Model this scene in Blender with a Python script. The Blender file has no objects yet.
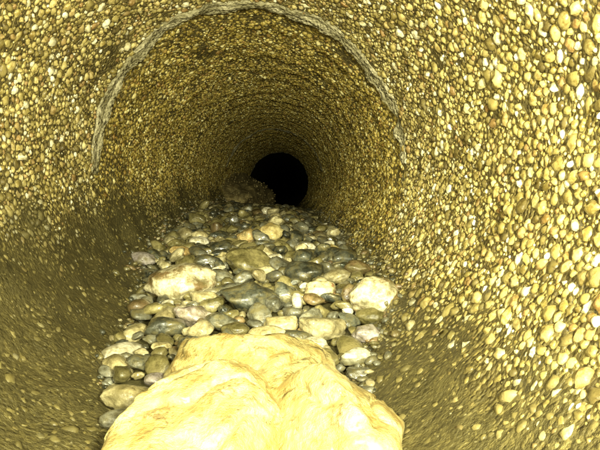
import bpy, bmesh, math, random
import numpy as np
from mathutils import Vector, Euler, Matrix, noise

random.seed(11)
rng = np.random.default_rng(11)
scene = bpy.context.scene
C = scene.collection

# ------------------------------------------------------------------ camera
R = 0.125                                   # pipe inner radius: 250 mm bore, axis along +Y at x = z = 0
CAM = Vector((0.029, 0.0, -0.019))          # lens sits a little low and off the axis
F_PX, VPX, VPY = 590.0, 286.0, 186.5        # focal length and vanishing point on a 600 x 450 frame
cam_d = bpy.data.cameras.new('inspection_camera')
cam = bpy.data.objects.new('inspection_camera', cam_d)
C.objects.link(cam)
cam.location = CAM
PITCH = math.atan((225 - VPY) / F_PX)
YAW = math.atan((300 - VPX) / F_PX)
cam.rotation_euler = Euler((math.pi / 2 - PITCH, 0, -YAW), 'XYZ')
cam_d.sensor_width = 36
cam_d.lens = 36 * F_PX / 600
cam_d.clip_start = 0.005
cam_d.clip_end = 60
scene.camera = cam

# ------------------------------------------------------------------ world: underground, no daylight
world = bpy.data.worlds.new('World')
scene.world = world
world.use_nodes = True
bg = world.node_tree.nodes['Background']
bg.inputs['Color'].default_value = (0.02, 0.02, 0.015, 1)
bg.inputs['Strength'].default_value = 0.02

# ------------------------------------------------------------------ the crawler's head lamps beside the lens
def lamp(loc, target, watts, cone, blend, rad, col):
    d = bpy.data.lights.new('crawler_lamp', 'SPOT')
    d.energy = watts; d.color = col; d.spot_size = math.radians(cone); d.spot_blend = blend
    d.shadow_soft_size = rad
    o = bpy.data.objects.new('crawler_lamp', d); C.objects.link(o)
    o.location = loc
    o.rotation_euler = (Vector(target) - Vector(loc)).to_track_quat('-Z', 'Y').to_euler()
    return o
LAMP = (1.0, 0.985, 0.66)
lamp((0.064, -0.020, 0.004), (0.040, 1.0, -0.02), 11.5, 150, 1.0, 0.007, LAMP)     # flood lamps
lamp((-0.012, -0.020, 0.010), (-0.03, 1.0, -0.02), 5.4, 150, 1.0, 0.007, LAMP)
lamp((0.029, -0.010, 0.022), (0.0, 1.0, -0.075), 17.0, 38, 1.0, 0.007, LAMP)        # narrow beam ahead

scene.view_settings.view_transform = 'Standard'
scene.view_settings.look = 'None'
scene.view_settings.gamma = 1
scene.view_settings.exposure = 0.0
scene.view_settings.use_curve_mapping = False

# ------------------------------------------------------------------ helpers
def ray(u, v):
    """direction through a point of the frame, per metre along the pipe (world axes, small angles kept exact)"""
    d = Vector(((u - 300) / F_PX, (225 - v) / F_PX, -1))
    d = cam.rotation_euler.to_matrix() @ d
    return d / d.y

def tag(o, label=None, cat=None, group=None, kind=None):
    if label: o['label'] = label
    if cat: o['category'] = cat
    if group: o['group'] = group
    if kind: o['kind'] = kind
    return o

def link(name, me, mat=None, parent=None):
    o = bpy.data.objects.new(name, me)
    C.objects.link(o)
    if mat and not me.materials: me.materials.append(mat)
    if parent: o.parent = parent
    return o

def mesh_np(name, V, F, smooth=True):
    """V (n,3), F (m,k) all faces of the same corner count"""
    me = bpy.data.meshes.new(name)
    V = np.asarray(V, dtype=np.float32); F = np.asarray(F, dtype=np.int32)
    k = F.shape[1]
    me.vertices.add(len(V)); me.vertices.foreach_set('co', V.ravel())
    me.loops.add(F.size); me.loops.foreach_set('vertex_index', F.ravel())
    me.polygons.add(len(F))
    me.polygons.foreach_set('loop_start', np.arange(0, F.size, k, dtype=np.int32))
    me.polygons.foreach_set('loop_total', np.full(len(F), k, dtype=np.int32))
    me.polygons.foreach_set('use_smooth', np.full(len(F), smooth, dtype=bool))
    me.update(calc_edges=True); me.validate()
    return me

def ico(sub):
    bm = bmesh.new(); bmesh.ops.create_icosphere(bm, subdivisions=sub, radius=1.0)
    V = np.array([v.co[:] for v in bm.verts]); F = np.array([[v.index for v in f.verts] for f in bm.faces])
    bm.free(); return V, F

def ico_dome(sub, cut):
    V, F = ico(sub)
    keep = [f for f in F if V[f][:, 2].mean() > cut]
    used = sorted({i for f in keep for i in f}); m = {u: i for i, u in enumerate(used)}
    return V[used], np.array([[m[i] for i in f] for f in keep])

# ------------------------------------------------------------------ materials
def new_mat(name):
    m = bpy.data.materials.new(name); m.use_nodes = True
    nt = m.node_tree; b = nt.nodes['Principled BSDF']
    return m, nt, b
def N(nt, t, **kw):
    n = nt.nodes.new(t)
    for k, v in kw.items(): setattr(n, k, v)
    return n
def ramp(nt, fac, stops, interp='LINEAR'):
    r = N(nt, 'ShaderNodeValToRGB'); e = r.color_ramp.elements; r.color_ramp.interpolation = interp
    while len(e) < len(stops): e.new(0.5)
    for el, (p, c) in zip(e, stops): el.position = p; el.color = (*c, 1)
    nt.links.new(fac, r.inputs[0]); return r
def tex(nt, scale, detail=3.0, rough=0.55, vec=None):
    n = N(nt, 'ShaderNodeTexNoise'); n.inputs['Scale'].default_value = scale
    n.inputs['Detail'].default_value = detail; n.inputs['Roughness'].default_value = rough
    if vec is not None: nt.links.new(vec, n.inputs['Vector'])
    return n
def mix(nt, fac, a, b, mode='MIX'):
    m = N(nt, 'ShaderNodeMix', data_type='RGBA', blend_type=mode)
    for sock, val in ((m.inputs[0], fac), (m.inputs[6], a), (m.inputs[7], b)):
        if hasattr(val, 'is_linked'): nt.links.new(val, sock)
        elif isinstance(val, tuple): sock.default_value = (*val, 1)
        else: sock.default_value = val
    return m.outputs[2]
def mth(nt, op, a, b=None, clamp=False):
    m = N(nt, 'ShaderNodeMath', operation=op, use_clamp=clamp)
    for sock, val in ((m.inputs[0], a), (m.inputs[1], b)):
        if val is None: continue
        if hasattr(val, 'is_linked'): nt.links.new(val, sock)
        else: sock.default_value = val
    return m.outputs[0]
def bump(nt, b, height, strength, dist):
    n = N(nt, 'ShaderNodeBump'); n.inputs['Strength'].default_value = strength
    n.inputs['Distance'].default_value = dist
    nt.links.new(height, n.inputs['Height']); nt.links.new(n.outputs[0], b.inputs['Normal'])

def silt_mask(nt):
    """settled silt: a film with a ragged upper edge, higher on the -x side of the pipe"""
    g = N(nt, 'ShaderNodeNewGeometry'); s = N(nt, 'ShaderNodeSeparateXYZ')
    nt.links.new(g.outputs['Position'], s.inputs[0])
    n = tex(nt, 28, 4, 0.6, g.outputs['Position'])
    lvl = mth(nt, 'ADD', s.outputs['Z'], mth(nt, 'MULTIPLY', s.outputs['X'], 0.20))
    lvl = mth(nt, 'ADD', lvl, mth(nt, 'MULTIPLY', mth(nt, 'SUBTRACT', n.outputs['Fac'], 0.5), 0.09))
    r = N(nt, 'ShaderNodeMapRange'); r.inputs['From Min'].default_value = -0.028; r.inputs['From Max'].default_value = -0.080
    r.interpolation_type = 'SMOOTHSTEP'
    nt.links.new(lvl, r.inputs['Value'])
    return r.outputs[0], g

SILT_A, SILT_B = (0.052, 0.044, 0.016), (0.105, 0.088, 0.032)

def make_cement():
    m, nt, b = new_mat('weathered_cement_matrix')
    sm, g = silt_mask(nt); P = g.outputs['Position']
    n1 = tex(nt, 60, 5, 0.65, P); n2 = tex(nt, 420, 4, 0.6, P)
    base = ramp(nt, n1.outputs['Fac'], [(0.3, (0.06, 0.049, 0.018)), (0.55, (0.12, 0.098, 0.037)), (0.75, (0.20, 0.17, 0.07))]).outputs[0]
    vc = N(nt, 'ShaderNodeTexVoronoi'); vc.inputs['Scale'].default_value = 520; nt.links.new(P, vc.inputs['Vector'])
    sp = N(nt, 'ShaderNodeSeparateColor'); nt.links.new(vc.outputs['Color'], sp.inputs[0])
    fine = ramp(nt, sp.outputs[0], [(0.1, (0.55, 0.5, 0.42)), (0.7, (1.3, 1.25, 1.1)), (0.97, (2.6, 2.5, 2.2))]).outputs[0]
    base = mix(nt, 1.0, base, fine, 'MULTIPLY')
    silt = ramp(nt, n1.outputs['Fac'], [(0.3, SILT_A), (0.7, SILT_B)]).outputs[0]
    nt.links.new(mix(nt, sm, base, mix(nt, 0.3, silt, fine, 'MULTIPLY')), b.inputs['Base Color'])
    b.inputs['Roughness'].default_value = 0.45
    vo = N(nt, 'ShaderNodeTexVoronoi', feature='F1'); vo.inputs['Scale'].default_value = 520; nt.links.new(P, vo.inputs['Vector'])
    grit = mth(nt, 'SUBTRACT', n2.outputs['Fac'], mth(nt, 'MULTIPLY', vo.outputs['Distance'], mth(nt, 'SUBTRACT', 1.1, mth(nt, 'MULTIPLY', sm, 0.9))))
    ooze = tex(nt, 130, 5, 0.7, P)
    grit = mth(nt, 'ADD', grit, mth(nt, 'MULTIPLY', ooze.outputs['Fac'], mth(nt, 'MULTIPLY', sm, 1.6)))
    bump(nt, b, grit, 0.9, 0.0016)
    return m

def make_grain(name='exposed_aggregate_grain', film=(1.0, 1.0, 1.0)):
    m, nt, b = new_mat(name)
    sm, g = silt_mask(nt); P = g.outputs['Position']
    oi = N(nt, 'ShaderNodeObjectInfo')
    f = mth(nt, 'FRACT', mth(nt, 'ADD', g.outputs['Random Per Island'], oi.outputs['Random']))
    col = ramp(nt, f, [(0.0, (0.13, 0.10, 0.035)), (0.15, (0.28, 0.225, 0.075)), (0.42, (0.46, 0.38, 0.14)),
                       (0.66, (0.60, 0.50, 0.21)), (0.80, (0.32, 0.20, 0.075)), (0.85, (0.66, 0.58, 0.28)),
                       (0.95, (0.84, 0.80, 0.60))]).outputs[0]
    n1 = tex(nt, 45, 4, 0.6, P); n2 = tex(nt, 700, 3, 0.6, P)
    dirt = ramp(nt, n1.outputs['Fac'], [(0.32, (0.5, 0.47, 0.36)), (0.62, (1, 1, 1))]).outputs[0]
    col = mix(nt, 1.0, col, dirt, 'MULTIPLY')
    silt = ramp(nt, n1.outputs['Fac'], [(0.3, SILT_A), (0.7, (0.145, 0.12, 0.043))]).outputs[0]
    crust = ramp(nt, tex(nt, 330, 4, 0.65, P).outputs['Fac'], [(0.40, (0.55, 0.50, 0.36)), (0.52, (1, 1, 1))]).outputs[0]
    col = mix(nt, 1.0, col, crust, 'MULTIPLY')
    fac = mth(nt, 'MULTIPLY', sm, 0.86)
    col = mix(nt, 1.0, col, film, 'MULTIPLY')  # one even tint multiplied into all grains
    nt.links.new(mix(nt, fac, col, silt), b.inputs['Base Color'])
    n3 = tex(nt, 260, 3, 0.6, P)
    nt.links.new(ramp(nt, n3.outputs['Fac'], [(0.35, (0.25,) * 3), (0.65, (0.75,) * 3)]).outputs[0], b.inputs['Roughness'])
    b.inputs['IOR'].default_value = 1.4
    bump(nt, b, n2.outputs['Fac'], 0.5, 0.0006)
    return m

def make_mortar():
    m, nt, b = new_mat('smooth_joint_mortar')
    sm, g = silt_mask(nt); P = g.outputs['Position']
    n1 = tex(nt, 70, 5, 0.65, P); n2 = tex(nt, 500, 3, 0.6, P)
    base = ramp(nt, n1.outputs['Fac'], [(0.3, (0.14, 0.12, 0.055)), (0.45, (0.29, 0.255, 0.135)), (0.65, (0.50, 0.45, 0.28))]).outputs[0]
    nt.links.new(mix(nt, sm, base, SILT_B), b.inputs['Base Color'])
    b.inputs['Roughness'].default_value = 0.5
    vo = N(nt, 'ShaderNodeTexVoronoi'); vo.inputs['Scale'].default_value = 420; nt.links.new(P, vo.inputs['Vector'])
    bump(nt, b, mth(nt, 'SUBTRACT', n2.outputs['Fac'], mth(nt, 'MULTIPLY', vo.outputs['Distance'], 0.8)), 0.9, 0.0018)
    return m

def make_silt():
    m, nt, b = new_mat('wet_silt')
    g = N(nt, 'ShaderNodeNewGeometry'); P = g.outputs['Position']
    n1 = tex(nt, 50, 5, 0.6, P); n2 = tex(nt, 600, 4, 0.65, P)
    nt.links.new(ramp(nt, n1.outputs['Fac'], [(0.3, (0.05, 0.043, 0.017)), (0.7, (0.12, 0.105, 0.042))]).outputs[0], b.inputs['Base Color'])
    nt.links.new(ramp(nt, n1.outputs['Fac'], [(0.4, (0.16,) * 3), (0.65, (0.5,) * 3)]).outputs[0], b.inputs['Roughness'])
    bump(nt, b, n2.outputs['Fac'], 0.6, 0.0012)
    return m

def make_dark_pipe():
    m, nt, b = new_mat('dark_matt_pipe')  # mottled dark brown, matt bore colour
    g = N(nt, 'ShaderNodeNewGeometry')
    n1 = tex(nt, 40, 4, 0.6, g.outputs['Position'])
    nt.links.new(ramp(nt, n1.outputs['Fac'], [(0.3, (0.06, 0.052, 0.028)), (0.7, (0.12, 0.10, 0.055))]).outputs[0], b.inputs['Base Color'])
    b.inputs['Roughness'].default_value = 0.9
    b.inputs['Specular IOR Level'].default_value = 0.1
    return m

def stone_mat(name, c1, c2, scale=60, lo=0.42, hi=0.6, rough=0.35, vein=None, var=0.35, dirty=True, stain=False):
    """two-tone mottled stone; object coordinates are metres because scale is baked into the noise vector"""
    m, nt, b = new_mat(name)
    g = N(nt, 'ShaderNodeNewGeometry'); oi = N(nt, 'ShaderNodeObjectInfo')
    P = g.outputs['Position']
    n1 = tex(nt, scale, 5, 0.62, P); n2 = tex(nt, 420, 5, 0.7, P)
    col = ramp(nt, n1.outputs['Fac'], [(lo, c1), (hi, c2)]).outputs[0]
    if vein:
        w = N(nt, 'ShaderNodeTexWave', wave_type='BANDS', bands_direction=vein[2])
        nt.links.new(P, w.inputs['Vector']); w.inputs['Scale'].default_value = vein[1]
        w.inputs['Distortion'].default_value = 3.0; w.inputs['Detail'].default_value = 2; w.inputs['Detail Scale'].default_value = 1.5
        col = mix(nt, ramp(nt, w.outputs['Fac'], [(0.45, (0, 0, 0)), (0.7, (1, 1, 1))]).outputs[0], col, vein[0])
    grain = ramp(nt, n2.outputs['Fac'], [(0.32, (0.45, 0.42, 0.33) if dirty else (0.8, 0.76, 0.66)), (0.5, (0.95, 0.93, 0.88)), (0.7, (1.25, 1.24, 1.2))]).outputs[0]
    col = mix(nt, 1.0, col, grain, 'MULTIPLY')
    film = ramp(nt, tex(nt, 130, 4, 0.65, P).outputs['Fac'], [(0.46, (0, 0, 0)), (0.64, (0.8,) * 3)]).outputs[0]
    if stain:                                            # tan weathering, rust-brown seams and dark pits of a broken limestone face
        big = ramp(nt, tex(nt, 34, 6, 0.7, P).outputs['Fac'], [(0.49, (0, 0, 0)), (0.62, (0.85,) * 3)]).outputs[0]
        col = mix(nt, big, col, (0.34, 0.245, 0.075))
        vo = N(nt, 'ShaderNodeTexVoronoi', feature='DISTANCE_TO_EDGE'); vo.inputs['Scale'].default_value = 42
        wv = N(nt, 'ShaderNodeVectorMath', operation='ADD'); nz = tex(nt, 60, 4, 0.6, P)
        sc = N(nt, 'ShaderNodeVectorMath', operation='SCALE'); nt.links.new(nz.outputs['Color'], sc.inputs[0]); sc.inputs['Scale'].default_value = 0.03
        nt.links.new(P, wv.inputs[0]); nt.links.new(sc.outputs[0], wv.inputs[1]); nt.links.new(wv.outputs[0], vo.inputs['Vector'])
        seam = ramp(nt, vo.outputs['Distance'], [(0.0, (1, 1, 1)), (0.045, (0, 0, 0))]).outputs[0]
        seam = mix(nt, 1.0, seam, ramp(nt, nz.outputs['Fac'], [(0.48, (0, 0, 0)), (0.6, (0.9,) * 3)]).outputs[0], 'MULTIPLY')
        col = mix(nt, seam, col, (0.15, 0.10, 0.035))
        pit = ramp(nt, tex(nt, 330, 2, 0.5, P).outputs['Fac'], [(0.66, (0, 0, 0)), (0.72, (0.7,) * 3)]).outputs[0]
        col = mix(nt, pit, col, (0.16, 0.115, 0.04))
    if dirty: col = mix(nt, film, col, (0.15, 0.125, 0.05))
    hv = N(nt, 'ShaderNodeHueSaturation')
    nt.links.new(mth(nt, 'ADD', mth(nt, 'MULTIPLY', oi.outputs['Random'], 2 * var), 1 - var), hv.inputs['Value'])
    nt.links.new(col, hv.inputs['Color'])
    nt.links.new(hv.outputs[0], b.inputs['Base Color'])
    rr = ramp(nt, n1.outputs['Fac'], [(0.35, (rough * 0.6,) * 3), (0.65, (min(1, rough * 1.5),) * 3)]).outputs[0]
    nt.links.new(rr, b.inputs['Roughness'])
    if dirty: b.inputs['Coat Weight'].default_value = 0.7; b.inputs['Coat Roughness'].default_value = 0.10; b.inputs['Coat IOR'].default_value = 1.33
    if stain: b.inputs['Coat Weight'].default_value = 0.8; b.inputs['Coat Roughness'].default_value = 0.32; b.inputs['Coat IOR'].default_value = 1.4
    bump(nt, b, n2.outputs['Fac'], 0.6 if dirty else 1.0, 0.0011 if dirty else 0.0016)
    return m

M = dict(cement=make_cement(), grain=make_grain(), browner=make_grain('aggregate_brown_tint', (0.90, 0.84, 0.56)), mortar=make_mortar(), silt=make_silt(), dark=make_dark_pipe())  # second grain material: darker, browner tint for the farther sections
S = dict(
    dark=stone_mat('wet_dark_grey_stone', (0.026, 0.029, 0.021), (0.085, 0.088, 0.064), 70, rough=0.17),
    grey=stone_mat('mid_grey_stone', (0.075, 0.075, 0.052), (0.22, 0.215, 0.16), 60, rough=0.2),
    olive=stone_mat('olive_stone', (0.085, 0.074, 0.027), (0.23, 0.20, 0.085), 60, rough=0.25),
    cream=stone_mat('cream_stone', (0.33, 0.28, 0.14), (0.58, 0.52, 0.31), 70, rough=0.35),
    brown=stone_mat('brown_stone', (0.075, 0.05, 0.022), (0.19, 0.135, 0.06), 80, rough=0.25),
    white=stone_mat('pale_white_stone', (0.58, 0.54, 0.40), (0.80, 0.77, 0.64), 60, rough=0.3, var=0.12),
    tan=stone_mat('orange_tan_stone', (0.36, 0.24, 0.09), (0.58, 0.45, 0.20), 90, rough=0.4, var=0.15),
    lilac=stone_mat('lilac_grey_stone', (0.22, 0.19, 0.18), (0.42, 0.38, 0.36), 90, rough=0.28, var=0.15),
    mottled=stone_mat('cream_stone_with_brown_mottling', (0.17, 0.115, 0.05), (0.74, 0.68, 0.45), 85, 0.40, 0.56, rough=0.3, var=0.05),
    rusty=stone_mat('cream_stone_with_rust_patch', (0.26, 0.09, 0.04), (0.72, 0.64, 0.36), 70, 0.37, 0.46, rough=0.35, var=0.05),
    striped=stone_mat('white_banded_stone', (0.60, 0.55, 0.38), (0.80, 0.76, 0.60), 60, rough=0.3, vein=((0.20, 0.19, 0.12), 38, 'Z'), var=0.05),
    crust=stone_mat('hard_brown_crust', (0.17, 0.125, 0.05), (0.42, 0.34, 0.15), 90, 0.4, 0.6, rough=0.6, var=0.02),
    pink=stone_mat('pinkish_grey_stone', (0.16, 0.13, 0.11), (0.46, 0.40, 0.36), 85, 0.4, 0.58, rough=0.22, var=0.1),
    yellow=stone_mat('yellow_limestone', (0.38, 0.27, 0.085), (0.64, 0.545, 0.24), 90, 0.36, 0.52, rough=0.5, var=0.03, dirty=False, stain=True),
)

# ------------------------------------------------------------------ pipe
def wall_disp(th, y):
    """uneven casting of the bore, metres"""
    return (0.0009 * np.sin(3 * th + 7 * y + 0.7) + 0.0007 * np.sin(7 * th - 23 * y) + 0.0006 * np.sin(11 * th + 61 * y + 1.3)
            + (0.0012 * np.sin(2 * np.pi * y / 0.061 + 0.8 * np.sin(2 * th)) + 0.0009 * np.sin(2 * np.pi * y / 0.083 + 1.1)) * np.clip((y - 0.2) / 0.4, 0, 1) + 0.0005 * np.sin(19 * th - 97 * y + 2.1) + 0.0004 * np.sin(31 * th + 143 * y))

# theta measured from straight down, towards +x
def wall_pt(th, y, inset=0.0):
    r = R + wall_disp(th, y) - inset
    return np.stack([r * np.sin(th), np.broadcast_to(y, np.shape(th)), -r * np.cos(th)], -1)

def barrel(name, y0, y1, ny, nt_, thick=0.03, rad=None, mat='cement', parent=None):
    ys = np.linspace(y0, y1, ny); ths = np.linspace(0, 2 * np.pi, nt_, endpoint=False)
    TH, Y = np.meshgrid(ths, ys)
    if rad is None: r = R + wall_disp(TH, Y)
    else: r = np.full_like(TH, rad)
    inn = np.stack([r * np.sin(TH), Y, -r * np.cos(TH)], -1).reshape(-1, 3)
    ro = (rad or R) + thick
    TH2, Y2 = np.meshgrid(ths, np.array([y0, y1]))
    out = np.stack([ro * np.sin(TH2), Y2, -ro * np.cos(TH2)], -1).reshape(-1, 3)
    i = np.arange(nt_); j = (i + 1) % nt_
    F = []
    for k in range(ny - 1):
        a = k * nt_; F.append(np.stack([a + i, a + j, a + nt_ + j, a + nt_ + i], -1))
    o = ny * nt_; last = (ny - 1) * nt_
    F.append(np.stack([o + nt_ + i, o + nt_ + j, o + j, o + i], -1))
    e0 = o + 2 * nt_                                    # end faces have their own corners so the bore shades smoothly to its end
    caps = np.vstack([inn[:nt_], out[:nt_], inn[last:], out[nt_:]])
    F.append(np.stack([e0 + nt_ + i, e0 + nt_ + j, e0 + j, e0 + i], -1))
    F.append(np.stack([e0 + 2 * nt_ + i, e0 + 2 * nt_ + j, e0 + 3 * nt_ + j, e0 + 3 * nt_ + i], -1))
    return link(name, mesh_np(name, np.vstack([inn, out, caps]), np.vstack(F)), M[mat], parent)

def joint_ring(y, parent, seed, amp=1.0):
    """smeared mortar bead with a groove round the joint; it fades out under the silt low down"""
    prof = [(-0.016, -0.0022), (-0.0125, 0.0012), (-0.009, 0.0026), (-0.0065, 0.0010), (-0.0045, 0.0012), (-0.0015, 0.0030), (0.0015, 0.0026),
            (0.0035, 0.0009), (0.0055, 0.0012), (0.009, 0.0036), (0.013, 0.0026), (0.017, -0.0022)]
    n = 420; ths = np.linspace(0, 2 * np.pi, n, endpoint=False); V = []
    nz = lambda f, k: np.array([noise.noise(Vector((math.cos(t) * f, math.sin(t) * f, k))) for t in ths])
    wob = 0.0016 * nz(2.5, seed) + 0.0012 * nz(9, seed + 3)
    cov = np.clip((-np.cos(ths) + 0.50) / 0.9 + 0.75 * nz(4, seed + 9) + 0.35 * nz(14, seed + 5), 0, 1)      # whole on the upper walls, gone in the invert
    for m_, (dy, h) in enumerate(prof):
        if h > -0.002: hh = amp * h * (0.8 + 0.9 * nz(7, seed + m_ * 0.35)) + 0.0011 * nz(38, seed + m_) + 0.0007 * nz(90, seed + 2 * m_)
        else: hh = np.full(n, h)
        hh = hh * cov + (1 - cov) * -0.0025
        V.append(wall_pt(ths, y + 0.72 * dy + wob, hh))
    V = np.vstack(V); F = []
    i = np.arange(n); j = (i + 1) % n
    for k in range(len(prof) - 1): F.append(np.stack([k * n + i, k * n + j, (k + 1) * n + j, (k + 1) * n + i], -1))
    return link('joint_ring', mesh_np('joint_ring', V, np.vstack(F)), M['mortar'], parent)

def bury(th, y):
    """how deep the silt has buried the aggregate: 0 clean, 1 under the film"""
    x, z = np.sin(th) * R, -np.cos(th) * R
    lvl = z + 0.20 * x + 0.014 * np.sin(17 * y + 3 * th) + 0.010 * np.sin(41 * y - 5 * th)
    return np.clip((-0.030 - lvl) / 0.055, 0, 0.93)

def grain_mesh(name, th, y, rad, dome, jitter=0.16):
    """all grains of one wall as half-sunk kernels in a single mesh"""
    Vd, Fd = dome; n = len(th)
    a = rad * rng.uniform(0.85, 1.35, n); b_ = rad * rng.uniform(0.7, 1.0, n); c = rad * rng.uniform(0.55, 0.95, n)
    rot = rng.uniform(0, np.pi, n)
    L = np.repeat(Vd[None], n, 0) * (1 + rng.normal(0, jitter, (n, len(Vd), 1)).clip(-0.3, 0.3))
    lx = L[..., 0] * a[:, None]; ly = L[..., 1] * b_[:, None]; lz = L[..., 2] * c[:, None]
    cs, sn = np.cos(rot)[:, None], np.sin(rot)[:, None]
    tx = lx * cs - ly * sn; ty = lx * sn + ly * cs
    sink = (bury(th, y) * rng.uniform(0.55, 1.15, n) + rng.uniform(-0.15, 0.38, n)) * c
    inw = lz - sink[:, None]
    tht = np.stack([np.cos(th), np.zeros(n), np.sin(th)], -1)           # along the circumference
    inn = np.stack([-np.sin(th), np.zeros(n), np.cos(th)], -1)          # towards the axis
    ctr = wall_pt(th, y)
    P = ctr[:, None] + tht[:, None] * tx[..., None] + np.array([0, 1, 0]) * ty[..., None] + inn[:, None] * inw[..., None]
    F = (Fd[None] + (np.arange(n) * len(Vd))[:, None, None]).reshape(-1, 3)
    return P, mesh_np(name, P.reshape(-1, 3), F)

JOINTS = (0.476, 1.476, 2.476)
def ring_zone(th, y):
    z = np.zeros(np.shape(th), bool)
    for J in JOINTS: z |= (np.abs(y - J) < 0.0105) & (rng.uniform(0, 1, np.shape(th)) < np.clip((-np.cos(th) + 0.3) / 0.5, 0, 0.84))
    return z

def dart_grains(y0, y1):
    """non-overlapping grains of mixed size on the unrolled wall"""
    W = 2 * np.pi * R; cell = 0.0078; grid = {}; out = []
    nx = int(W / cell)
    for (r0, r1, tries) in ((0.0027, 0.0036, 700), (0.0020, 0.0027, 5500), (0.0015, 0.0020, 30000), (0.0010, 0.0015, 90000), (0.0006, 0.0010, 60000)):
        ss = rng.uniform(0, W, tries); yy = rng.uniform(y0, y1, tries); rr = rng.uniform(r0, r1, tries)
        for s, y, r in zip(ss.tolist(), yy.tolist(), rr.tolist()):
            i, j = int(s / cell), int(y / cell); ok = True
            for di in (-1, 0, 1):
                for dj in (-1, 0, 1):
                    for (s2, y2, r2) in grid.get(((i + di) % nx, j + dj), ()):
                        ds = abs(s - s2); ds = min(ds, W - ds)
                        q = (r + r2) * 0.92
                        if ds * ds + (y - y2) ** 2 < q * q: ok = False; break
                    if not ok: break
                if not ok: break
            if ok:
                grid.setdefault((i % nx, j), []).append((s, y, r)); out.append((s / R, y, r))
    return np.array(out)

def hex_grains(y0, y1, step):
    W = 2 * np.pi * R; ns = int(W / step); ny = int((y1 - y0) / step)
    s, y = np.meshgrid(np.arange(ns) * step, y0 + np.arange(ny) * step)
    s = s + (np.arange(ny)[:, None] % 2) * step / 2 + rng.uniform(-0.42, 0.42, s.shape) * step
    y = y + rng.uniform(-0.42, 0.42, y.shape) * step
    r = step * np.exp(rng.normal(-0.75, 0.28, s.shape)).clip(0.28, 0.85)
    return np.stack([s.ravel() / R, y.ravel(), r.ravel()], -1)

def pipe_section(y0, y1, label, ny, nt_, ring_at=None, seed=0.0, amp=1.0):
    e = bpy.data.objects.new('concrete_pipe_section', None); C.objects.link(e); e.location = (0, 0, 0)
    tag(e, label, 'pipe', 'concrete pipe sections laid end to end')
    barrel('pipe_wall', y0, y1, ny, nt_, parent=e)
    if ring_at: joint_ring(ring_at, e, seed, amp)
    return e

secA = pipe_section(-0.524, 0.47598, 'concrete pipe section with coarse pebbly wall around the big yellow rock', 200, 256, JOINTS[0], 0.4, 1.25)
secB = pipe_section(0.47602, 1.47598, 'concrete pipe section under the main gravel heap, between two mortar joint rings', 150, 192, JOINTS[1], 2.2, 1.5)
secC = pipe_section(1.47602, 2.4755, 'dim concrete pipe section just before the black opening, holding the brown lump', 100, 160, JOINTS[2], 4.0, 0.8)

# grains of the section with the rock: the 300 that show largest stand alone, the rest is one part
def patchy(G, keep):
    """bare cement shows where the aggregate has fallen out or was never exposed"""
    q = np.array([noise.noise(Vector((math.sin(t) * 3.2, y * 22, math.cos(t) * 3.2))) + 0.5 * noise.noise(Vector((math.sin(t) * 9, y * 70, math.cos(t) * 9))) for t, y, r in G])
    return G[(q < keep) | (rng.uniform(0, 1, len(G)) < 0.25)]
G = patchy(dart_grains(0.085, 0.474), 0.60)
G = G[~ring_zone(G[:, 0], G[:, 1])]
ctr = wall_pt(G[:, 0], G[:, 1], 0.002)
rel = ctr - np.array(CAM[:])
U = VPX + F_PX * rel[:, 0] / rel[:, 1]; Vp = VPY - F_PX * rel[:, 2] / rel[:, 1]
inframe = (U > 2) & (U < 598) & (Vp > 2) & (Vp < 448)
away = bury(G[:, 0], G[:, 1]) < 0.35
px = np.where(inframe & away, G[:, 2] / np.linalg.norm(rel, axis=1), 0)
order = np.argsort(-px); pick = order[:300]; rest = np.setdiff1d(np.arange(len(G)), pick)
DOME2 = ico_dome(2, -0.35); DOME1 = ico_dome(1, -0.5)
fine_ = rest[G[rest, 2] < 0.0013]; rest = rest[G[rest, 2] >= 0.0013]
_, me = grain_mesh('aggregate_fines', G[fine_, 0], G[fine_, 1], G[fine_, 2], DOME1)
tag(link('aggregate_fines', me, M['grain'], secA), kind='stuff')
_, me = grain_mesh('aggregate_bed', G[rest, 0], G[rest, 1], G[rest, 2], DOME2)
tag(link('aggregate_bed', me, M['grain'], secA), 'close-set yellow and tan aggregate grains in the cement', kind='stuff')
kernels = []
for k in range(10):
    V = DOME2[0] * (1 + rng.normal(0, 0.15, (len(DOME2[0]), 1)).clip(-0.28, 0.28)) * np.array([1.15, 0.85, 0.75])
    me = mesh_np('aggregate_grain', V, DOME2[1]); me.materials.append(M['grain']); kernels.append(me)
for k in pick:
    th, y, r = G[k]
    o = link('aggregate_grain', kernels[k % 10], None, secA)
    nrm = Vector((-math.sin(th), 0, math.cos(th)))
    o.location = Vector(wall_pt(np.array(th), np.array(y)).tolist()) + nrm * r * random.uniform(-0.3, 0.1)
    o.rotation_euler = (nrm.to_track_quat('Z', 'Y') @ Euler((0, 0, random.uniform(0, 6.28))).to_quaternion()).to_euler()
    o.scale = (r * random.uniform(0.95, 1.15), r * random.uniform(0.9, 1.1), r * random.uniform(0.8, 1.15))

G = patchy(hex_grains(0.478, 1.474, 0.0039), 0.62); G = G[~ring_zone(G[:, 0], G[:, 1])]
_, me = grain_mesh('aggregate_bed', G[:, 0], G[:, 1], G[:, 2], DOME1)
tag(link('aggregate_bed', me, M['browner'], secB), kind='stuff')
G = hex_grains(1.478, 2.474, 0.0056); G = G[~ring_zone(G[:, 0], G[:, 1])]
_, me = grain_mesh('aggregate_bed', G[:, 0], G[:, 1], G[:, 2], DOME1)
tag(link('aggregate_bed', me, M['browner'], secC), kind='stuff')

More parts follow.
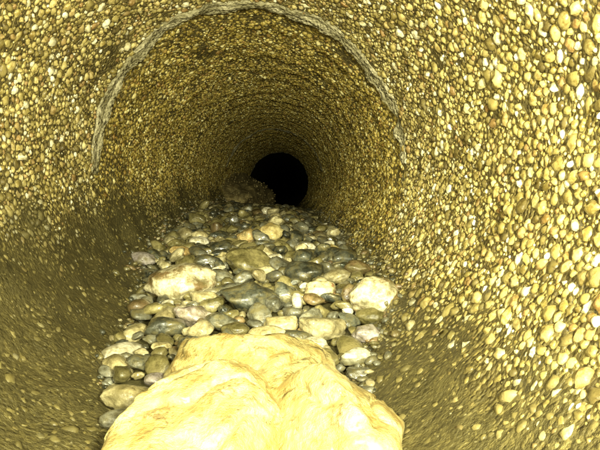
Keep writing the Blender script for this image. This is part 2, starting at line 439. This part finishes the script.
dk = bpy.data.objects.new('dark_pipe_section', None); C.objects.link(dk)
tag(dk, 'black unlit pipe opening beyond the last mortar joint', 'pipe')
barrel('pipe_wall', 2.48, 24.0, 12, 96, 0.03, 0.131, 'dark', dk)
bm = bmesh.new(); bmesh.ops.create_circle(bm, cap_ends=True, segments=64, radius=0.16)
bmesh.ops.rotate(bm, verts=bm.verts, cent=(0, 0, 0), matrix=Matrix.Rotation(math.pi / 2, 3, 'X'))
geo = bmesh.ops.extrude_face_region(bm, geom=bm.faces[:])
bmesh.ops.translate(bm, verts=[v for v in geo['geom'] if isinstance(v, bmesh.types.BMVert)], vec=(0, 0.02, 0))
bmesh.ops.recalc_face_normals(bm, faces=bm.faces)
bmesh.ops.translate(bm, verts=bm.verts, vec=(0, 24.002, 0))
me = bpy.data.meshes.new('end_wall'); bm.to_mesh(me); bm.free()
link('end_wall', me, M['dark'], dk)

# ------------------------------------------------------------------ heap surface
KY = [0.05, 0.22, 0.30, 0.36, 0.45, 0.50, 0.70, 0.90, 1.20, 1.50, 1.80, 2.40]
KL = [-0.122, -0.120, -0.113, -0.108, -0.098, -0.082, -0.070, -0.057, -0.056, -0.066, -0.085, -0.100]
KC = [-0.122, -0.114, -0.101, -0.094, -0.084, -0.080, -0.068, -0.059, -0.060, -0.069, -0.088, -0.103]
KR = [-0.122, -0.118, -0.096, -0.085, -0.082, -0.082, -0.082, -0.082, -0.083, -0.084, -0.092, -0.105]
def heap_z(x, y):
    l, c, r = np.interp(y, KY, KL), np.interp(y, KY, KC), np.interp(y, KY, KR)
    t = np.clip(np.asarray(x) / 0.095, -1, 1)
    edge = np.where(t < 0, l, r); w = np.abs(t) ** 1.6
    return c * (1 - w) + edge * w
def half_chord(z): return math.sqrt(max(1e-6, R * R - z * z))
def on_heap(u, v, lift=0.0):
    d = ray(u, v); y = 0.12
    while y < 2.4:
        p = CAM + d * y
        if p.z <= float(heap_z(p.x, y)) + lift: break
        y += 0.002
    return CAM + d * y

# silt and fine gravel body of the heap
ys = np.concatenate([np.linspace(0.06, 1.0, 150), np.linspace(1.02, 2.45, 70)]); nx = 48; V = []
for y in ys:
    zz = heap_z(np.array([-0.09, 0, 0.09]), y).mean() - 0.006
    hw = half_chord(min(zz, -0.03)) + 0.002
    xs = np.linspace(-hw, hw, nx)
    z = heap_z(xs, y) - 0.006
    wall = -np.sqrt(np.maximum(1e-6, (R + 0.001) ** 2 - xs ** 2))
    z = np.maximum(z, wall + 0.0002) if y > 0.25 else np.maximum(z, -0.1225)
    z = z + 0.0012 * np.sin(70 * xs + 90 * y) * np.sin(130 * y - 40 * xs)
    for x, zv in zip(xs, z): V.append((x, y, zv))
i, j = np.meshgrid(np.arange(nx - 1), np.arange(len(ys) - 1)); a = (j * nx + i).ravel()
bed = link('silt_bed', mesh_np('silt_bed', V, np.stack([a, a + 1, a + nx + 1, a + nx], -1)), M['silt'])
tag(bed, 'wet brown silt lying on the pipe floor under the stones', 'silt', kind='stuff')

# ------------------------------------------------------------------ stones
def stone_mesh(name, seed, sub=3, cuts=7, rough=0.10, flat=0.85, fine=0.045):
    """unit pebble: a sphere pared by soft planes, then made uneven"""
    rs = random.Random(seed); V, F = ico(sub)
    off = Vector((seed * 1.7 % 97, seed * 3.1 % 89, seed * 0.7 % 83))
    planes = []
    for _ in range(cuts):
        n = np.array([rs.gauss(0, 1), rs.gauss(0, 1), rs.gauss(0, 1)]); n /= np.linalg.norm(n)
        planes.append((n, rs.uniform(flat - 0.16, flat + 0.1)))
    P = V.copy()
    for n, d in planes:
        h = P @ n; over = np.clip(h - d, 0, None)
        P = P - np.outer(over * 0.82, n)
    out = []
    for p in P:
        q = Vector(p)
        k = 1 + rough * noise.noise(q * 1.3 + off) + rough * 0.5 * noise.noise(q * 2.9 + off) + fine * noise.noise(q * 6 + off) + fine * 0.5 * noise.noise(q * 13 + off)
        out.append((q * k)[:])
    out = np.array(out); out /= np.abs(out).max(axis=0)
    return mesh_np(name, out, F)

placed = []            # x, y, r of everything already lying on the heap
def put_stone(name, me, mat, x, y, z, dims, rot, label, group=None, cat='stone'):
    o = bpy.data.objects.new(name, me); C.objects.link(o)
    if not me.materials: me.materials.append(mat)
    elif me.materials[0] is not mat:
        o.material_slots[0].link = 'OBJECT'; o.material_slots[0].material = mat
    o.location = (x, y, z); o.scale = dims; o.rotation_euler = rot
    tag(o, label, cat, group); return o

# (frame u, v of the middle, width, height in frame px, material, yaw, roll, cuts, label)
FEATURED = [
    (143, 258, 24, 14, 'lilac', 0.3, 0.2, 6, 'lilac grey pebble lodged against the pipe wall beyond the brown mottled cobble'),
    (151, 246, 9, 7, 'white', 0.0, 0.0, 5, 'tiny white pebble on the pipe wall beside the lilac grey pebble'),
    (182, 283, 70, 31, 'mottled', 0.15, -0.12, 5, 'wide cream cobble with brown mottling at the heap edge'),
    (205, 297, 28, 15, 'cream', -0.2, 0.1, 6, 'plain cream pebble tucked in front of the brown mottled cobble'),
    (168, 304, 13, 10, 'white', 0.4, 0.0, 4, 'small white pebble below the brown mottled cobble'),
    (193, 317, 46, 15, 'pink', 0.1, 0.1, 8, 'flat pinkish grey pebble between mottled cobble and big yellow rock'),
    (246, 263, 50, 20, 'olive', 0.0, 0.03, 8, 'oblong olive tan stone with a flat top in mid heap'),
    (249, 236, 24, 18, 'tan', 0.2, 0.1, 7, 'orange tan stone touching the knobbly yellow stone'),
    (271, 233, 30, 22, 'yellow', -0.3, -0.1, 8, 'knobbly yellow stone standing up in the farther part of the heap'),
    (263, 250, 14, 8, 'cream', 0.1, 0, 5, 'flat cream chip in front of the orange tan stone'),
    (306, 247, 22, 16, 'white', 0.6, 0.35, 8, 'angular white stone tilted on the heap behind the rust patched pebble'),
    (331, 250, 17, 14, 'yellow', 0.2, 0.1, 6, 'small yellow pebble between angular white stone and pipe wall'),
    (248, 297, 58, 26, 'dark', 0.2, 0.08, 7, 'broad wet dark grey stone with a shiny top in mid heap'),
    (305, 272, 38, 24, 'dark', -0.3, 0.1, 7, 'dark grey green stone behind the rust patched pebble'),
    (319, 290, 33, 26, 'rusty', 0.0, 0.0, 5, 'round cream pebble with a red brown rust patch'),
    (376, 297, 54, 46, 'mottled', 0.1, 0.0, 5, 'big pale cobble with brown crust resting against the pipe wall'),
    (350, 294, 18, 22, 'brown', 0.4, 0.1, 5, 'brown grey pebble pressed against the big brown crusted cobble'),
    (371, 315, 30, 20, 'olive', -0.2, 0.0, 6, 'rounded olive grey pebble in front of the brown crusted cobble'),
    (280, 324, 36, 22, 'cream', 0.2, -0.05, 7, 'cream stone next to the yellow tan stone behind the big yellow rock'),
    (321, 326, 48, 28, 'cream', -0.1, 0.05, 8, 'large yellow tan stone just behind the big yellow rock'),
    (297, 302, 13, 20, 'white', 1.2, 0.2, 4, 'pale egg shaped pebble standing beside the wet dark stone'),
    (347, 311, 12, 10, 'white', 0.0, 0.0, 4, 'small round white pebble between tan stone and brown crusted cobble'),
    (337, 276, 28, 15, 'cream', -0.4, -0.15, 6, 'pale flat pebble behind the rust patched pebble'),
    (357, 268, 26, 18, 'brown', 0.3, 0.2, 8, 'brown grey angular stone by the wall above the brown crusted cobble'),
    (167, 326, 44, 21, 'dark', 0.1, -0.1, 6, 'wet dark green stone with a bright glint below the pinkish grey pebble'),
    (162, 346, 20, 12, 'cream', 0.2, 0.1, 5, 'small cream pebble beside the edge of the big yellow rock'),
    (142, 362, 30, 18, 'grey', 0.5, 0.2, 6, 'grey green pebble at the heap edge below the small cream pebble'),
    (156, 379, 22, 16, 'lilac', 0.1, 0.0, 5, 'lilac grey pebble touching the edge of the big yellow rock'),
    (127, 397, 50, 24, 'cream', 0.05, 0.05, 5, 'pale yellow oblong pebble lying alone beside the big yellow rock'),
    (119, 418, 36, 24, 'grey', 0.2, 0.0, 6, 'dull green grey pebble below the pale yellow oblong pebble'),
    (355, 357, 35, 19, 'striped', 0.1, -0.15, 5, 'white pebble with dark bands beside the big yellow rock'),
    (315, 343, 24, 11, 'white', 0.0, 0.1, 5, 'thin white chip behind the crest of the big yellow rock'),
    (322, 358, 36, 20, 'olive', 0.1, 0.1, 6, 'flat olive pebble between big yellow rock and banded pebble'),
    (368, 333, 34, 18, 'lilac', 0.2, 0.0, 7, 'speckled grey stone between olive grey pebble and banded pebble'),
    (360, 374, 30, 16, 'grey', -0.3, 0.1, 6, 'grey green pebble in front of the banded pebble'),
    (370, 386, 13, 11, 'cream', 0.2, 0.0, 4, 'small pale pebble beside the yellow rock fragment'),
    (222, 322, 34, 16, 'grey', 0.0, 0.1, 6, 'mid grey pebble behind the crest of the big yellow rock'),
    (236, 330, 28, 12, 'olive', 0.3, 0.0, 6, 'low olive pebble touching the crest of the big yellow rock'),
    (220, 247, 22, 14, 'dark', 0.2, 0.0, 6, 'dark pebble between the orange tan stone and the pipe wall'),
    (200, 235, 16, 9, 'cream', 0.1, 0.1, 5, 'flat cream pebble by the wall in the farther part of the heap'),
    (181, 252, 24, 13, 'tan', -0.5, 0.2, 7, 'orange tan pebble behind the brown mottled cobble'),
    (207, 262, 24, 16, 'grey', 0.3, 0.1, 6, 'grey pebble between the mottled cobble and the oblong olive stone'),
    (267, 212, 14, 10, 'white', 0.2, 0.1, 6, 'small white stone on the far rim of the heap'),
    (276, 217, 12, 9, 'cream', 0.2, 0.1, 6, 'small cream stone behind the knobbly yellow stone'),
    (290, 219, 16, 9, 'dark', 0.2, 0.1, 6, 'small dark stone behind the angular white stone'),
    (275, 303, 22, 18, 'grey', 0.4, 0.1, 6, 'grey pebble between wet dark stone and pale egg shaped pebble'),
]
for k, (u, v, w, h, mt, yaw, roll, cuts, lab) in enumerate(FEATURED):
    p = on_heap(u, v + h * 0.22); w *= 1.1; h *= 1.1
    s = p.y / F_PX; W = w * s / 2; t = (v - VPY) / F_PX
    D = 0.80 * W
    H = max(0.5 * W, h * s / 2 - 0.55 * D * t); H = min(H, W * 1.5)
    me = stone_mesh('pebble', 100 + k, 4 if w > 20 else 3, cuts + 1, 0.15 if cuts < 8 else 0.20, 0.82 if cuts < 7 else 0.76)
    put_stone('cobble' if w >= 48 else 'pebble', me, S[mt], p.x, p.y, p.z + 0.38 * H, (W, D, H), (random.uniform(-0.15, 0.15), roll, yaw), lab)
    placed.append((p.x, p.y, max(W, D) * 0.86))

# ---- the big yellow rock and its fragment
def lobed_rock(name, seed, lobes, planes, sub=6, rough=0.0022):
    """a broken rock: outermost of several overlapping lumps, so that valleys run where they meet, then pared by flat breaks"""
    V, F = ico(sub); off = Vector((seed, seed * 2.3, -seed)); best = np.zeros(len(V))
    for c, r, yaw in lobes:
        cs, sn = math.cos(yaw), math.sin(yaw); Rm = np.array([[cs, sn, 0], [-sn, cs, 0], [0, 0, 1]])
        d = (V @ Rm.T) / np.array(r); o = (-(Rm @ np.array(c))) / np.array(r)
        A = (d * d).sum(1); B = d @ o; Cc = o @ o - 1; disc = B * B - A * Cc
        best = np.maximum(best, np.where(disc > 0, (-B + np.sqrt(np.maximum(disc, 0))) / A, 0))
    P = V * best[:, None]
    for n, d in planes:
        n = np.array(n, float); n /= np.linalg.norm(n)
        over = np.clip(P @ n - d, 0, None); P = P - np.outer(over * 0.9, n)
    out = []
    for p, vv in zip(P, V):
        q = Vector(p) * 40; nn = Vector(vv)
        wq = q + Vector((noise.noise(q * 0.9 + off), noise.noise(q * 0.9 - off), 0)) * 0.5
        a = noise.noise(wq * 0.8 + off); b = noise.noise(wq * 1.9 + off); c = noise.noise(q * 4.5 + off); e = noise.noise(q * 11 + off)
        crack = max(0.0, 1 - abs(noise.noise(wq * 0.75 + off * 2)) / 0.07)
        out.append((Vector(p) + nn * (rough * (1.1 * a + 0.9 * b + 0.6 * abs(c) * 1.4 + 0.3 * e) - 0.0034 * crack))[:])
    return mesh_np(name, np.array(out), F)
me = lobed_rock('yellow_rock', 5.3,
      [((0.004, 0.034, 0.000), (0.041, 0.030, 0.033), -0.15), ((-0.008, -0.022, -0.003), (0.030, 0.046, 0.031), -0.35),
       ((0.024, 0.004, -0.006), (0.020, 0.048, 0.030), 0.45), ((-0.016, -0.05, -0.010), (0.026, 0.03, 0.024), 0.1)],
      [((0.05, 0.45, 1), 0.036), ((-0.15, -0.35, 1), 0.0285), ((0, 0, -1), 0.012), ((0.5, -0.1, 1), 0.030), ((-1, 0.1, 0.5), 0.035), ((-0.5, 1, 0.2), 0.058)])
rock = link('yellow_rock', me, S['yellow'])
rock.location = (0.008, 0.225, -0.1110)
tag(rock, 'big broken yellow rock lying in the pipe in front of the gravel heap', 'rock')
me = lobed_rock('rock_fragment', 9.1, [((0, 0, 0), (0.021, 0.031, 0.021), 0.0), ((0.006, -0.014, -0.002), (0.019, 0.022, 0.017), 0.3)],
      [((0.2, -0.3, 1), 0.0145), ((-1, 0, 0.25), 0.013), ((1, 0.2, 0.4), 0.0185), ((0.3, 1, 0.5), 0.022), ((0.9, -0.7, 0.15), 0.022)], sub=5, rough=0.0016)
frag = link('rock_fragment', me, S['yellow'])
frag.location = (0.0450, 0.198, -0.1020); frag.rotation_euler = (-0.06, 0.38, 0.45)
tag(frag, 'blocky yellow rock fragment leaning on the big broken yellow rock', 'rock')
for (x, y, r) in ((0.0, 0.26, 0.03), (0.02, 0.255, 0.035), (-0.01, 0.225, 0.035), (0.03, 0.23, 0.04), (0.0, 0.19, 0.04), (0.045, 0.19, 0.035)): placed.append((x, y, r))

# ---- the other stones of the heap: packed by size; the 255 that show largest are things, the rest is gravel
cand = []
grid = {}
def put_in(x, y, r): grid.setdefault((int(x // 0.03), int(y // 0.03)), []).append((x, y, r))
def free(x, y, r, f):
    i, j = int(x // 0.03), int(y // 0.03)
    for di in (-2, -1, 0, 1, 2):
        for dj in (-2, -1, 0, 1, 2):
            for (x2, y2, r2) in grid.get((i + di, j + dj), ()):
                q = (r + r2) * f
                if (x - x2) ** 2 + (y - y2) ** 2 < q * q: return False
    return True
for p in placed: put_in(*p)
for (r0, r1, tries, f) in ((0.0105, 0.012, 160, 0.9), (0.0078, 0.0105, 1500, 0.86), (0.0055, 0.0078, 5000, 0.84), (0.0036, 0.0055, 12000, 0.82), (0.0022, 0.0036, 26000, 0.82)):
    for _ in range(tries):
        y = 0.275 + (2.2 - 0.275) * random.random() ** 1.5
        if r1 < 0.0056 and y > 1.2: continue
        x = random.uniform(-0.115, 0.115); r = random.uniform(r0, r1)
        z = float(heap_z(x, y)); hw = half_chord(z) - r * 0.55
        left_cut = -0.066 if y < 0.36 else -1
        if abs(x) > hw or x < left_cut: continue
        if free(x, y, r, f): put_in(x, y, r); cand.append((x, y, r, z, False))
grid.clear()                      # a loose second layer thrown on top, clear of the named stones
for (x, y, r) in placed: put_in(x, y, r * 1.1)
for _ in range(420):
    y = 0.30 + 0.95 * random.random(); x = random.uniform(-0.1, 0.1); r = random.uniform(0.0045, 0.0115)
    z = float(heap_z(x, y))
    if abs(x) < half_chord(z) - r and not (y < 0.36 and x < -0.05) and free(x, y, r, 1.35):
        put_in(x, y, r); cand.append((x, y, r, z, True))
def shown(c):
    rel = (c[0] - CAM.x, c[1], c[3] - CAM.z); u = VPX + F_PX * rel[0] / rel[1]; v = VPY - F_PX * rel[2] / rel[1]
    return c[2] / c[1] if (4 < u < 596 and v < 446) else 0
cand.sort(key=shown, reverse=True)
protos = [stone_mesh('pebble', 400 + k, 3, 5 + k % 6, 0.14 + 0.03 * (k % 4), 0.82 - 0.03 * (k % 4)) for k in range(24)]
WORD = dict(dark='wet dark grey pebble', grey='mid grey pebble', olive='olive pebble', cream='cream pebble', brown='brown pebble', white='pale white pebble')
MARK = {2: 'brown mottled cobble', 6: 'oblong olive tan stone', 8: 'knobbly yellow stone', 10: 'angular white stone', 12: 'broad wet dark stone',
        14: 'rust patched pebble', 15: 'big brown crusted cobble', 19: 'large yellow tan stone', 24: 'wet dark green stone', 30: 'dark banded white pebble',
        0: 'lilac grey wall pebble', 42: 'small white far rim stone', 28: 'pale yellow oblong pebble', 13: 'dark grey green stone', 5: 'pinkish grey pebble'}
def where(x, y):
    if y > 1.05: return 'on the far heap end near the brown lump'
    k = min(MARK, key=lambda i: (placed[i][0] - x) ** 2 + (placed[i][1] - y) ** 2)
    dx, dy = x - placed[k][0], y - placed[k][1]
    if dy > 1.2 * abs(dx): return 'on the black opening side of ' + MARK[k]
    if dy < -1.2 * abs(dx): return 'on the yellow rock side of ' + MARK[k]
    return 'beside the ' + MARK[k]
kinds = ['dark'] * 22 + ['grey'] * 28 + ['olive'] * 26 + ['cream'] * 12 + ['brown'] * 8 + ['white'] * 5
def orient(r, up=1.0):
    e = random.uniform(1.0, 1.3)
    return (r * e, r * random.uniform(0.68, 0.95), r * random.uniform(0.42, 0.8)), (random.gauss(0, 0.3), random.gauss(0, 0.3), random.uniform(0, 6.28))
TOP = 255
for k, (x, y, r, z, on_top) in enumerate(cand[:TOP]):
    mt = random.choice(kinds); dims, rot = orient(r)
    size = 'large' if r > 0.0092 else ('small' if r < 0.0066 else 'medium')
    shape = 'flat' if dims[2] / dims[0] < 0.48 else ('rounded' if dims[2] / dims[0] > 0.62 else '')
    if len((size + shape + WORD[mt] + ' ' + where(x, y)).split()) > 13: shape = ''
    lab = ' '.join((size + ' ' + shape + ' ' + WORD[mt] + ' ' + where(x, y)).split())
    o = put_stone('pebble', protos[k % 24], S[mt], x, y, z + (0.75 * r if on_top else random.uniform(-0.3, 0.35) * r), dims, rot, lab, 'pebbles of the gravel heap')
# the rest, one mesh per tone
V1, F1 = ico(2)
tones = ['dark', 'grey', 'olive', 'cream', 'brown']
pv = [[] for _ in tones]
for (x, y, r, z, on_top) in cand[TOP:]:
    t = random.choices(range(5), (20, 26, 28, 22, 10))[0]; dims, rot = orient(r)
    Mx = np.array(Euler(rot).to_matrix()); P = V1 * (1 + rng.normal(0, 0.09, (len(V1), 1)).clip(-0.2, 0.2)) * np.array(dims)
    pv[t].append(P @ Mx.T + np.array([x, y, z + random.uniform(-0.3, 0.2) * r - 0.001]))
for _ in range(2600):                                   # grit washed up the wall along both edges of the heap, thinning upwards
    y = 0.20 + 1.3 * random.random() ** 1.4; sd = random.choice((-1, 1))
    zc = float(heap_z(sd * 0.09, y)) - 0.004; th = math.acos(min(1, max(-1, -zc / R))) + abs(random.gauss(0, 0.09)) - 0.04
    r = random.uniform(0.0009, 0.0030) * (1.2 - 0.5 * random.random()); dims, rot = orient(r)
    p = wall_pt(np.array(sd * th), np.array(y), 0.3 * r)
    P = V1 * (1 + rng.normal(0, 0.09, (len(V1), 1)).clip(-0.2, 0.2)) * np.array(dims)
    pv[random.choices(range(5), (14, 22, 34, 14, 16))[0]].append(P @ np.array(Euler(rot).to_matrix()).T + p)
for t, tone in enumerate(tones):
    if not pv[t]: continue
    F = np.vstack([F1 + i * len(V1) for i in range(len(pv[t]))])
    o = link('gravel', mesh_np('gravel', np.vstack(pv[t]), F), S[tone])
    tag(o, 'fine %s gravel filling the gaps between the heap stones' % {'dark': 'dark grey', 'grey': 'mid grey'}.get(tone, tone), 'gravel', kind='stuff')

# ---- hardened lump on the wall by the dark opening
V, F = ico(5); out = []
for p in V:
    q = Vector(p)
    k = 1 + 0.14 * noise.noise(q * 1.7 + Vector((3, 1, 2))) + 0.09 * noise.noise(q * 4 + Vector((7, 1, 2))) + 0.05 * noise.noise(q * 10) + 0.025 * noise.noise(q * 24)
    out.append((q * k)[:])
lump = link('deposit_lump', mesh_np('deposit_lump', np.array(out) * np.array([0.098, 0.36, 0.092]), F), S['crust'])
lump.location = (-0.108, 1.74, -0.072); lump.rotation_euler = (0, 0.3, 0.02)
n = 900; vid = rng.integers(0, len(out), n); base = np.array(out) * np.array([0.098, 0.36, 0.092])
P = base[vid][:, None] + DOME1[0][None] * rng.uniform(0.0016, 0.0036, (n, 1, 1)) * (1 + rng.normal(0, 0.15, (n, len(DOME1[0]), 1)).clip(-0.3, 0.3)) * np.array([0.8, 1.3, 0.8])
F = (DOME1[1][None] + (np.arange(n) * len(DOME1[0]))[:, None, None]).reshape(-1, 3)
tag(link('embedded_grit', mesh_np('embedded_grit', P.reshape(-1, 3), F), S['crust'], lump), kind='stuff')
tag(lump, 'brown rounded lump of hardened deposit clinging to the wall before the black opening', 'deposit')
print('grains+stones done', len(cand))
